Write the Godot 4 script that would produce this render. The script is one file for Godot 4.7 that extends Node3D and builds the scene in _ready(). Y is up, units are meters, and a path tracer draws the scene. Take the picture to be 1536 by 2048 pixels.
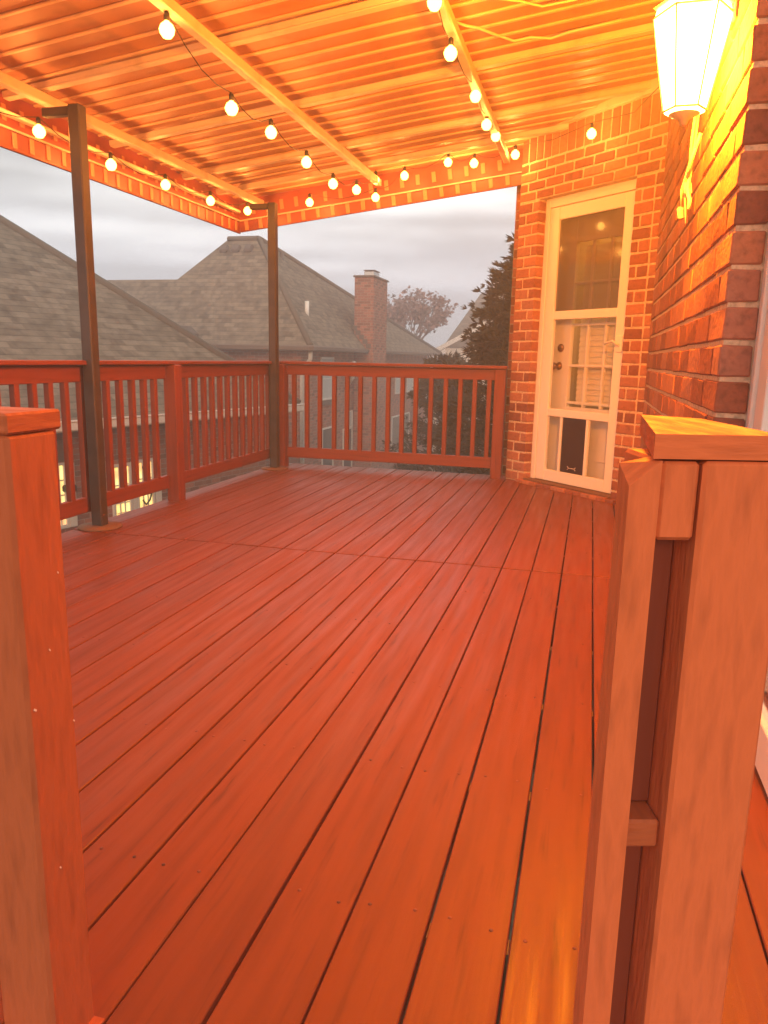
extends Node3D

const LAMP := Vector3(0.235, 1.985, -2.86)
const A0 := Vector3(-0.659, 0, -6.581)      # left end of the slanted door wall
const AD := Vector3(0.7198, 0, 0.6942)      # along that wall
const AN := Vector3(-0.6942, 0, 0.7198)     # out of that wall
var M := {}
var meshes := {}
var taken := {}
var rng := RandomNumberGenerator.new()


# ---------------------------------------------------------------- helpers
func numbered(called: String) -> String:
	var n: int = taken.get(called, 0)
	taken[called] = n + 1
	return called if n == 0 else "%s_%03d" % [called, n]

func thing(called: String, label: String, category: String, at := Vector3.ZERO, group := "", basis := Basis()) -> Node3D:
	var o := Node3D.new()
	o.name = numbered(called)
	add_child(o)
	o.transform = Transform3D(basis, at)
	tag(o, label, category, group)
	return o

func tag(o: Node3D, label: String, category: String, group := "") -> void:
	o.set_meta("label", label)
	o.set_meta("category", category)
	if group != "":
		o.set_meta("group", group)

func put(called: String, mesh: Mesh, m: Material, parent: Node3D, at := Vector3.ZERO, basis := Basis()) -> MeshInstance3D:
	var o := MeshInstance3D.new()
	o.name = called
	o.mesh = mesh
	o.material_override = m
	o.transform = Transform3D(basis, at)
	parent.add_child(o, true)
	return o

func tri(st: SurfaceTool, c: Vector3, a: Array, uv: Array) -> void:
	# a convex polygon turned so that its front looks away from c
	var n: Vector3 = (a[0] - a[2]).cross(a[0] - a[1])
	var mid := Vector3.ZERO
	for p in a:
		mid += p / a.size()
	var flip: bool = n.dot(mid - c) < 0.0
	for k in range(1, a.size() - 1):
		for q in ([0, k + 1, k] if flip else [0, k, k + 1]):
			st.set_uv(uv[q])
			st.add_vertex(a[q])

func flat_uv(a: Array, s: Vector3, off: Vector2) -> Array:
	# metres, with v along the longest side of a box of size s
	var n: Vector3 = (a[0] - a[2]).cross(a[0] - a[1]).abs()
	var ax := n.max_axis_index()
	var i := (ax + 1) % 3
	var j := (ax + 2) % 3
	if s[i] > s[j]:
		var t := i
		i = j
		j = t
	var out := []
	for p in a:
		out.append(Vector2(p[i], p[j]) + off)
	return out

func box_mesh(s: Vector3, b := 0.0, off := Vector2.ZERO, jit := 0.0) -> ArrayMesh:
	var key := "%s|%s|%s|%s" % [s, b, off, jit]
	if meshes.has(key):
		return meshes[key]
	var st := SurfaceTool.new()
	st.begin(Mesh.PRIMITIVE_TRIANGLES)
	st.set_smooth_group(-1)
	var h := s / 2.0
	var v := {}
	for x in [-1, 1]:
		for y in [-1, 1]:
			for z in [-1, 1]:
				var sg := Vector3(x, y, z)
				var j := Vector3(rng.randf_range(-jit, jit), rng.randf_range(-jit, jit), rng.randf_range(-jit, jit))
				for ax in 3:
					var p := h
					for k in 3:
						if k != ax:
							p[k] -= b
					v[[x, y, z, ax]] = p * sg + j
	for ax in 3:
		var i := (ax + 1) % 3
		var j := (ax + 2) % 3
		for sg in [-1, 1]:
			var a := []
			for c in [[-1, -1], [1, -1], [1, 1], [-1, 1]]:
				var k := [0, 0, 0, ax]
				k[ax] = sg
				k[i] = c[0]
				k[j] = c[1]
				a.append(v[k])
			tri(st, Vector3.ZERO, a, flat_uv(a, s, off))
	if b > 0.0:
		for ax in 3:      # edges along axis ax
			var i := (ax + 1) % 3
			var j := (ax + 2) % 3
			for si in [-1, 1]:
				for sj in [-1, 1]:
					var k0 := [0, 0, 0, i]
					k0[i] = si
					k0[j] = sj
					k0[ax] = -1
					var k1 := k0.duplicate()
					k1[3] = j
					var k2 := k1.duplicate()
					k2[ax] = 1
					var k3 := k2.duplicate()
					k3[3] = i
					var a := [v[k0], v[k1], v[k2], v[k3]]
					tri(st, Vector3.ZERO, a, flat_uv(a, s, off))
		for x in [-1, 1]:
			for y in [-1, 1]:
				for z in [-1, 1]:
					var a := [v[[x, y, z, 0]], v[[x, y, z, 1]], v[[x, y, z, 2]]]
					tri(st, Vector3.ZERO, a, flat_uv(a, s, off))
	st.generate_normals()
	meshes[key] = st.commit()
	return meshes[key]

func box(called: String, parent: Node3D, at: Vector3, s: Vector3, m: Material, b := 0.003, basis := Basis(), off := Vector2.ZERO) -> MeshInstance3D:
	return put(called, box_mesh(s, b, off), m, parent, at, basis)

func span(called: String, parent: Node3D, lo: Vector3, hi: Vector3, m: Material, b := 0.003, off := Vector2.ZERO) -> MeshInstance3D:
	return box(called, parent, (lo + hi) / 2.0, (hi - lo).abs(), m, b, Basis(), off)

func prism(plan: Array, y0: float, y1: float) -> ArrayMesh:
	# plan: Vector2(x, z) corners of a convex outline
	var st := SurfaceTool.new()
	st.begin(Mesh.PRIMITIVE_TRIANGLES)
	st.set_smooth_group(-1)
	var c := Vector3.ZERO
	for p in plan:
		c += Vector3(p.x, (y0 + y1) / 2, p.y) / plan.size()
	var lo := []
	var hi := []
	var uv := []
	for p in plan:
		lo.append(Vector3(p.x, y0, p.y))
		hi.append(Vector3(p.x, y1, p.y))
		uv.append(p)
	tri(st, c, lo, uv)
	tri(st, c, hi, uv)
	for i in plan.size():
		var k := (i + 1) % plan.size()
		var w: float = plan[i].distance_to(plan[k])
		tri(st, c, [lo[i], lo[k], hi[k], hi[i]], [Vector2(y0, 0), Vector2(y0, w), Vector2(y1, w), Vector2(y1, 0)])
	st.generate_normals()
	return st.commit()

func solid(faces: Array, uax: Array) -> ArrayMesh:
	# convex body from its faces; uax[i] = direction of u for face i
	var st := SurfaceTool.new()
	st.begin(Mesh.PRIMITIVE_TRIANGLES)
	st.set_smooth_group(-1)
	var c := Vector3.ZERO
	var n := 0
	for f in faces:
		for p in f:
			c += p
			n += 1
	c /= n
	for i in faces.size():
		var f: Array = faces[i]
		var nn: Vector3 = (f[0] - f[2]).cross(f[0] - f[1]).normalized()
		var u: Vector3 = uax[i]
		var w := nn.cross(u).normalized()
		if w.y < 0:
			w = -w
		var uv := []
		for p in f:
			uv.append(Vector2(p.dot(u), -p.dot(w)))
		tri(st, c, f, uv)
	st.generate_normals()
	return st.commit()

func add_tube(st: SurfaceTool, path: Array, r0: float, r1: float, sides := 6) -> void:
	var rings := []
	var along := 0.0
	var side := Vector3.ZERO
	for i in path.size():
		var d: Vector3 = (path[mini(i + 1, path.size() - 1)] - path[maxi(i - 1, 0)]).normalized()
		if side == Vector3.ZERO:
			side = d.cross(Vector3.UP if absf(d.y) < 0.9 else Vector3.RIGHT).normalized()
		side = (side - d * side.dot(d)).normalized()
		var other := d.cross(side)
		var r := lerpf(r0, r1, float(i) / maxf(1, path.size() - 1))
		var ring := []
		for k in sides:
			var a := TAU * k / sides
			ring.append(path[i] + (side * cos(a) + other * sin(a)) * r)
		rings.append(ring)
	for i in path.size() - 1:
		for k in sides:
			var q := (k + 1) % sides
			tri(st, (path[i] + path[i + 1]) / 2.0, [rings[i][k], rings[i][q], rings[i + 1][q], rings[i + 1][k]], [Vector2(0, i), Vector2(1, i), Vector2(1, i + 1), Vector2(0, i + 1)])
	for e in [0, path.size() - 1]:
		var uv := []
		for k in sides:
			uv.append(Vector2(0, 0))
		tri(st, path[1 if e == 0 else path.size() - 2], rings[e], uv)

func tube(path: Array, r0: float, r1 := -1.0, sides := 8) -> ArrayMesh:
	var st := SurfaceTool.new()
	st.begin(Mesh.PRIMITIVE_TRIANGLES)
	st.set_smooth_group(1)
	add_tube(st, path, r0, r0 if r1 < 0 else r1, sides)
	st.generate_normals()
	return st.commit()

func lathe(profile: Array, sides := 20, smooth := true) -> ArrayMesh:
	# profile: Vector2(radius, y), bottom to top
	var st := SurfaceTool.new()
	st.begin(Mesh.PRIMITIVE_TRIANGLES)
	st.set_smooth_group(1 if smooth else -1)
	for i in profile.size() - 1:
		var p: Vector2 = profile[i]
		var q: Vector2 = profile[i + 1]
		for k in sides:
			var a := TAU * k / sides
			var b := TAU * (k + 1) / sides
			var v := [Vector3(cos(a) * p.x, p.y, sin(a) * p.x), Vector3(cos(b) * p.x, p.y, sin(b) * p.x), Vector3(cos(b) * q.x, q.y, sin(b) * q.x), Vector3(cos(a) * q.x, q.y, sin(a) * q.x)]
			# wound clockwise as seen from outside
			for t in [[0, 2, 1], [0, 3, 2]]:
				if v[t[0]].is_equal_approx(v[t[1]]) or v[t[1]].is_equal_approx(v[t[2]]) or v[t[0]].is_equal_approx(v[t[2]]):
					continue
				for j in t:
					st.set_uv(Vector2(float(k) / sides, v[j].y))
					st.add_vertex(v[j])
	st.generate_normals()
	return st.commit()

func col(r: float, g: float, b: float) -> Color:
	return Color(r, g, b).linear_to_srgb()

func noise_tex(seed_: int, freq: float, stops: Array, size := 512, oct := 4, warp := false, kind := FastNoiseLite.TYPE_SIMPLEX_SMOOTH) -> NoiseTexture2D:
	var n := FastNoiseLite.new()
	n.seed = seed_
	n.frequency = freq
	n.noise_type = kind
	n.fractal_octaves = oct
	if warp:
		n.domain_warp_enabled = true
		n.domain_warp_amplitude = 20.0
	var t := NoiseTexture2D.new()
	t.width = size
	t.height = size
	t.seamless = true
	t.noise = n
	var g := Gradient.new()
	g.offsets = PackedFloat32Array(stops.map(func(s): return s[0]))
	g.colors = PackedColorArray(stops.map(func(s): return Color(s[1], s[1], s[1]) if s[1] is float else s[1]))
	t.color_ramp = g
	return t

func mat(name_: String, c: Color, rough := 0.7, spec := 0.5, metal := 0.0) -> StandardMaterial3D:
	var m := StandardMaterial3D.new()
	m.resource_name = name_
	m.albedo_color = c
	m.roughness = rough
	m.metallic_specular = spec
	m.metallic = metal
	M[name_] = m
	return m

func emit(name_: String, c: Color, e: float) -> StandardMaterial3D:
	var m := mat(name_, c, 0.4)
	m.emission_enabled = true
	m.emission = c
	m.emission_energy_multiplier = e
	return m

func omni(at: Vector3, c: Color, e: float, size: float, parent: Node3D = self) -> void:
	var l := OmniLight3D.new()
	l.name = "lamp_light"
	l.light_color = c
	l.light_energy = e
	l.light_size = size
	l.omni_range = 14.0
	l.omni_attenuation = 2.0
	l.shadow_enabled = true
	l.position = at
	parent.add_child(l, true)


# ---------------------------------------------------------------- textures and materials
func brick_image() -> ImageTexture:
	# far brickwork: 8 courses, 3 bricks a course, 0.62 m square
	var im := Image.create(256, 256, false, Image.FORMAT_RGB8)
	var n := FastNoiseLite.new()
	n.seed = 5
	n.frequency = 0.06
	var tone := {}
	for y in 256:
		for x in 256:
			var row := y / 32
			var xx := (x + (42 if row % 2 else 0)) % 256
			var c := xx * 3 / 256
			if not tone.has([row, c]):
				tone[[row, c]] = rng.randf_range(0.55, 1.25)
			var lx := (xx * 3) % 256
			var ly := y % 32
			var mortar := ly < 4 or lx < 14
			var g := 1.0 + 0.25 * n.get_noise_2d(x, y)
			var t: float = tone[[row, c]]
			var q := col(0.30 * g, 0.25 * g, 0.20 * g) if mortar else col(0.29 * t * g, 0.105 * t * g, 0.066 * t * g)
			im.set_pixel(x, y, q)
	return ImageTexture.create_from_image(im)

func shingle_image() -> ImageTexture:
	# 2.24 m wide, 2.24 m up the slope: 16 courses of three-tab shingles
	var im := Image.create(512, 512, false, Image.FORMAT_RGB8)
	var n := FastNoiseLite.new()
	n.seed = 9
	n.frequency = 0.02
	var tone := {}
	for y in 512:
		var row := y / 32
		for x in 512:
			var xx := (x + (37 * row) % 64) % 512
			var key := row * 100 + xx / 64
			if not tone.has(key):
				tone[key] = rng.randf_range(0.74, 1.2)
			var t: float = tone[key] * (1.0 + 0.16 * n.get_noise_2d(x, y * 2) + rng.randf_range(-0.07, 0.07))
			if y % 32 > 27:
				t *= 0.6
			im.set_pixel(x, y, col(0.215 * t, 0.168 * t, 0.120 * t))
	return ImageTexture.create_from_image(im)

func make_materials() -> void:
	# painted timber: grain runs along v
	var grain := noise_tex(3, 0.012, [[0.0, 0.90], [0.35, 0.96], [0.6, 1.0], [1.0, 1.0]], 512, 5)
	var streak := noise_tex(8, 0.02, [[0.0, Color(0.70, 0.68, 0.68)], [0.17, Color(0.92, 0.91, 0.91)], [0.32, Color.WHITE], [0.78, Color.WHITE], [1.0, Color(1, 0.97, 0.95)]], 512, 5)
	var bumps := noise_tex(11, 0.03, [[0.0, 0.0], [1.0, 1.0]], 512, 5)
	var blotch := noise_tex(71, 0.014, [[0.0, 0.87], [0.3, 0.95], [0.55, 1.0], [0.8, 0.97], [1.0, 1.0]], 512, 6)
	var rough := noise_tex(14, 0.02, [[0.0, 0.55], [0.5, 0.8], [1.0, 1.0]], 256, 4)
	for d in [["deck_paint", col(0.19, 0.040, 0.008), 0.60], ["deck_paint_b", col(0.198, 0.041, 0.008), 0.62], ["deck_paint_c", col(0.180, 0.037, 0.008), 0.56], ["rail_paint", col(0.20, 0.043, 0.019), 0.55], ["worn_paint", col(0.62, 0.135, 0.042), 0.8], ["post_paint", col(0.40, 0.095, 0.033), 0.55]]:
		var m := mat(d[0], d[1], d[2], 0.32 if d[0][0] in "dr" else 0.22)
		m.albedo_texture = grain
		m.uv1_scale = Vector3(3.2, 0.22, 1)
		m.uv2_scale = Vector3(1, 1, 1)
		m.detail_enabled = d[0][0] in "dr"
		m.detail_blend_mode = BaseMaterial3D.BLEND_MODE_MUL
		m.detail_albedo = streak
		m.detail_uv_layer = BaseMaterial3D.DETAIL_UV_1
		m.roughness_texture = rough
		m.heightmap_enabled = true
		m.heightmap_texture = bumps
		m.heightmap_scale = 0.035
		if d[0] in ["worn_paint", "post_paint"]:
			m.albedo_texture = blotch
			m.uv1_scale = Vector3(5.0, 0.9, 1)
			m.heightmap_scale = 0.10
	var w := mat("raw_wood", col(0.40, 0.27, 0.17), 0.8)
	w.albedo_texture = grain
	w.uv1_scale = Vector3(6, 0.5, 1)
	mat("screw", Color.WHITE, 0.6).vertex_color_use_as_albedo = true
	mat("chip", col(0.75, 0.50, 0.36), 0.8)
	mat("dark_gap", col(0.03, 0.02, 0.015), 0.9)
	# metal roof
	var specks := noise_tex(21, 0.02, [[0.0, 0.82], [0.5, 1.0], [1.0, 1.0]], 256, 4)
	for d in [["pan_paint", col(0.46, 0.21, 0.11), 0.5], ["lit_rib_paint", col(0.70, 0.46, 0.28), 0.4], ["beam_paint", col(0.66, 0.52, 0.40), 0.34], ["fascia_paint", col(0.30, 0.06, 0.035), 0.45], ["clip_paint", col(0.50, 0.22, 0.12), 0.5]]:  # ribs are paler than the pans: light caught on the seams, put into colour
		var m := mat(d[0], d[1], d[2], 0.5)
		m.albedo_texture = specks
		m.uv1_triplanar = true
		m.uv1_scale = Vector3(0.7, 0.7, 0.7)
	var pole := mat("pole_metal", col(0.048, 0.031, 0.024), 0.45, 0.5)
	pole.albedo_texture = specks
	pole.uv1_triplanar = true
	mat("rust", col(0.16, 0.07, 0.03), 0.8)
	# brick
	var pores := noise_tex(31, 0.04, [[0.0, 0.78], [0.4, 0.95], [0.7, 1.0], [1.0, 0.88]], 256, 5)
	var pits := noise_tex(33, 0.06, [[0.0, 0.0], [1.0, 1.0]], 256, 5)
	var tones := [col(0.36, 0.125, 0.068), col(0.30, 0.098, 0.055), col(0.43, 0.165, 0.09), col(0.24, 0.078, 0.05), col(0.37, 0.15, 0.10)]
	for i in tones.size():
		var m := mat("brick_%d" % i, tones[i], 0.85, 0.35)
		m.albedo_texture = pores
		m.uv1_triplanar = true
		m.uv1_world_triplanar = true
		m.uv1_scale = Vector3(2.2, 2.2, 2.2)
		m.heightmap_enabled = true
		m.heightmap_texture = pits
		m.heightmap_scale = 0.25
	var mo := mat("mortar", col(0.66, 0.48, 0.33), 0.95, 0.3)
	mo.albedo_texture = pores
	mo.uv1_triplanar = true
	mo.uv1_scale = Vector3(3, 3, 3)
	mo.heightmap_enabled = true
	mo.heightmap_texture = pits
	mo.heightmap_scale = 0.4
	var fb := mat("far_brick", Color.WHITE, 0.9, 0.3)
	fb.albedo_texture = brick_image()
	fb.uv1_triplanar = true
	fb.uv1_world_triplanar = true
	fb.uv1_scale = Vector3(1.6, 1.6, 1.6)
	var sh := mat("shingle", Color.WHITE, 0.95, 0.3)
	sh.albedo_texture = shingle_image()
	sh.uv1_scale = Vector3(1 / 2.24, 1 / 2.24, 1)
	sh.detail_enabled = true
	sh.detail_blend_mode = BaseMaterial3D.BLEND_MODE_MUL
	sh.detail_albedo = noise_tex(41, 0.015, [[0.0, 0.75], [0.5, 0.95], [1.0, 1.0]], 512, 4)
	# joinery
	mat("white_paint", col(0.78, 0.73, 0.66), 0.45)
	mat("blind_slat", col(0.82, 0.74, 0.58), 0.6)
	mat("brass", col(0.30, 0.17, 0.09), 0.35, 0.5, 0.8)
	mat("lamp_brass", col(0.62, 0.42, 0.20), 0.45)
	mat("flap", col(0.03, 0.012, 0.02), 0.4)
	mat("grey_mark", col(0.5, 0.45, 0.45), 0.6)
	mat("room", col(0.4, 0.3, 0.2), 0.9)
	mat("black_metal", col(0.015, 0.013, 0.012), 0.45)
	mat("black_cable", col(0.02, 0.016, 0.012), 0.6)
	mat("cream_cable", col(0.72, 0.58, 0.42), 0.5)
	mat("gutter", col(0.62, 0.56, 0.48), 0.5)
	mat("brown_trim", col(0.13, 0.085, 0.06), 0.7)
	mat("ridge", col(0.13, 0.105, 0.08), 0.95, 0.3)
	mat("vent", col(0.10, 0.075, 0.06), 0.7)
	mat("zinc", col(0.45, 0.46, 0.45), 0.4, 0.5, 0.6)
	mat("dark_glass", col(0.03, 0.03, 0.032), 0.08)
	mat("grey_blind", col(0.42, 0.40, 0.36), 0.7)
	var g := mat("pane", Color(0.25, 0.25, 0.24, 0.03), 0.02)
	g.transparency = BaseMaterial3D.TRANSPARENCY_ALPHA
	var sc := mat("screen_pane", Color(0.26, 0.17, 0.10, 0.36), 0.05)
	sc.transparency = BaseMaterial3D.TRANSPARENCY_ALPHA
	emit("globe_glow", Color(1.0, 0.80, 0.36), 9.0)
	emit("lantern_glow", Color(1.0, 0.86, 0.48), 12.0)
	var wg := emit("window_glow", Color(1.0, 1.0, 1.0), 1.25)
	wg.emission_operator = BaseMaterial3D.EMISSION_OP_MULTIPLY
	wg.emission_texture = noise_tex(61, 0.012, [[0.0, Color(0.85, 0.52, 0.14)], [0.4, Color(1.0, 0.82, 0.34)], [0.7, Color(1.0, 0.90, 0.50)], [1.0, Color(0.95, 0.70, 0.28)]], 256, 3)
	wg.uv1_scale = Vector3(0.8, 0.8, 1)
	emit("room_glow", Color(1.0, 0.8, 0.4), 3.0)
	var gr := mat("lawn", col(0.10, 0.085, 0.04), 1.0, 0.2)
	gr.albedo_texture = noise_tex(51, 0.03, [[0.0, 0.5], [0.5, 0.9], [1.0, 1.2]], 512, 5)
	gr.uv1_triplanar = true
	gr.uv1_scale = Vector3(0.25, 0.25, 0.25)
	mat("bark", col(0.12, 0.075, 0.055), 0.95, 0.2)
	var ne := mat("needles", Color.WHITE, 0.8, 0.3)
	ne.vertex_color_use_as_albedo = true
	ne.backlight_enabled = true
	ne.backlight = Color(0.2, 0.18, 0.1)
	var le := mat("dry_leaf", Color.WHITE, 0.8, 0.3)
	le.vertex_color_use_as_albedo = true


# ---------------------------------------------------------------- sky, camera, light
func make_sky() -> PanoramaSkyMaterial:
	var w := 1024
	var h := 512
	var im := Image.create(w, h, false, Image.FORMAT_RGBF)
	var n := FastNoiseLite.new()
	n.seed = 17
	n.frequency = 1.0
	n.fractal_octaves = 5
	for y in h:
		var el := PI * (0.5 - (y + 0.5) / h)
		var k := clampf(sin(el), 0.0, 1.0)
		var lowc := Color(0.66, 0.675, 0.73)
		var midc := Color(1.28, 1.30, 1.25)
		var c := lowc.lerp(midc, smoothstep(0.06, 0.30, k))
		c = c.lerp(Color(0.74, 0.77, 0.78), smoothstep(0.4, 0.95, k))
		for x in w:
			var az := TAU * (x + 0.5) / w
			var p := Vector3(cos(az) * 1.3, el * 20.0, sin(az) * 1.3)
			var a := n.get_noise_3d(p.x, p.y, p.z)
			var b := n.get_noise_3d(p.x * 3.1 + 9.0, p.y * 2.1, p.z * 3.1)
			var f := 1.0 + (0.85 * a + 0.30 * b) * (1.0 - smoothstep(0.5, 1.0, k))
			im.set_pixel(x, y, Color(c.r * f, c.g * f, c.b * f * (1.0 - 0.03 * a)))
	var s := PanoramaSkyMaterial.new()
	s.panorama = ImageTexture.create_from_image(im)
	return s

func make_camera_and_light() -> void:
	var cam := Camera3D.new()
	cam.name = "camera"
	cam.fov = 68.36
	cam.near = 0.05
	cam.far = 600.0
	cam.transform = Transform3D(Basis(Vector3(0.9648, 0.0200, -0.2612), Vector3(-0.0713, 0.9796, -0.1881), Vector3(0.2521, 0.2001, 0.9468)).orthonormalized(), Vector3(0, 1.01, 0))
	add_child(cam)
	cam.current = true
	var env := Environment.new()
	env.background_mode = Environment.BG_SKY
	var sky := Sky.new()
	sky.sky_material = make_sky()
	env.sky = sky
	env.tonemap_mode = Environment.TONE_MAPPER_LINEAR
	env.tonemap_exposure = 1.06
	env.sdfgi_enabled = true
	env.ssao_enabled = true
	env.ssil_enabled = true
	var we := WorldEnvironment.new()
	we.name = "world_environment"
	we.environment = env
	env.fog_enabled = true
	env.fog_density = 0.0145
	env.fog_light_color = Color(0.93, 0.96, 1.0)
	add_child(we)
	var sun := DirectionalLight3D.new()
	sun.name = "sun"
	sun.light_energy = 0.68
	sun.light_color = Color(1.0, 0.80, 0.64)
	sun.light_angular_distance = 25.0
	sun.shadow_enabled = true
	sun.rotation_degrees = Vector3(-14, 8, 0)
	add_child(sun)


# ---------------------------------------------------------------- deck
func wall_z(x: float) -> float:
	return -5.578 - (0.381 - x) * 0.9645

func make_deck() -> void:
	var deck := Node3D.new()
	deck.name = "deck_floor"
	add_child(deck)
	deck.set_meta("kind", "structure")
	deck.set_meta("label", "red painted wooden deck floor of long boards with a cross joint")
	var joint := -3.647
	for k in range(-4, 21):
		var x1 := 0.0765 - 0.1457 * k - 0.003      # right edge of this board
		var x0 := x1 - 0.1397
		if x0 < -2.875:
			x0 = -2.868
		if x1 - x0 < 0.03:
			continue
		var xm := (x0 + x1) / 2
		var far := -6.735
		if xm > -0.66:
			far = maxf(far, wall_z(xm) - 0.06)
		if xm > 0.372:
			far = -2.46
		var parts := [[joint + 0.007, -0.62], [far, joint - 0.007]]
		if far > joint:
			parts = [[far, -0.62]]
		for p in parts:
			var dy := rng.randf_range(-0.0012, 0.0012)
			var s := Vector3(x1 - x0 + rng.randf_range(-0.0018, 0.0018), 0.026, p[1] - p[0])
			var off := Vector2(rng.randf_range(0, 9), rng.randf_range(0, 9))
			box("plank", deck, Vector3(xm, -0.013 + dy, (p[0] + p[1]) / 2), s, M[["deck_paint", "deck_paint", "deck_paint_b", "deck_paint_c"][rng.randi() % 4]], 0.0022, Basis.from_euler(Vector3(0, rng.randf_range(-0.0006, 0.0006), rng.randf_range(-0.004, 0.004))), off)
	for z in [-0.72, -1.2, -1.7, -2.2, -2.7, -3.2, -3.647, -4.1, -4.6, -5.1, -5.6, -6.1, -6.66]:
		span("joist", deck, Vector3(-2.83, -0.24, z - 0.019), Vector3(0.95 if z > -2.4 else 0.36, -0.028, z + 0.019), M.raw_wood if z > -3 else (M.dark_gap if z == -3.647 else M.rail_paint), 0.0)
	add_screws(deck)
	span("rim_board", deck, Vector3(-2.858, -0.28, -6.70), Vector3(-2.832, -0.03, -0.7), M.rail_paint)
	span("rim_board", deck, Vector3(-2.83, -0.28, -6.72), Vector3(-0.7, -0.03, -6.682), M.rail_paint)
	for p in [Vector2(-2.7, -6.5), Vector2(-2.7, -3.6), Vector2(-0.9, -6.5), Vector2(-2.7, -0.9), Vector2(0.2, -0.9)]:
		span("support_post", deck, Vector3(p.x - 0.07, -4.3, p.y - 0.07), Vector3(p.x + 0.07, -0.245, p.y + 0.07), M.rail_paint)

func add_screws(deck: Node3D) -> void:
	var xf := []
	var cs := []
	for k in range(-4, 21):
		var xm := 0.0765 - 0.1457 * k - 0.073
		for z in [-0.72, -1.2, -1.7, -2.2, -2.7, -3.2, -3.61, -3.685, -4.1, -4.6, -5.1, -5.6, -6.1, -6.66]:
			if xm < -2.84 or (xm > 0.36 and z < -2.4) or (xm > -0.66 and z < wall_z(xm) + 0.05):
				continue
			for d in [-0.04, 0.042]:
				xf.append(Transform3D(Basis(), Vector3(xm + d + rng.randf_range(-0.005, 0.005), -0.0002, z + rng.randf_range(-0.012, 0.012))))
				cs.append(Color(0.13, 0.028, 0.009) * rng.randf_range(0.5, 1.6))
	scatter("screw", deck, lathe([Vector2(0, -0.002), Vector2(0.0038, -0.002), Vector2(0.0038, 0.0006), Vector2(0, 0.0008)], 8), M.screw, xf, cs)

func rail_off() -> Vector2:
	return Vector2(rng.randf_range(0, 9), rng.randf_range(0, 9))

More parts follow.
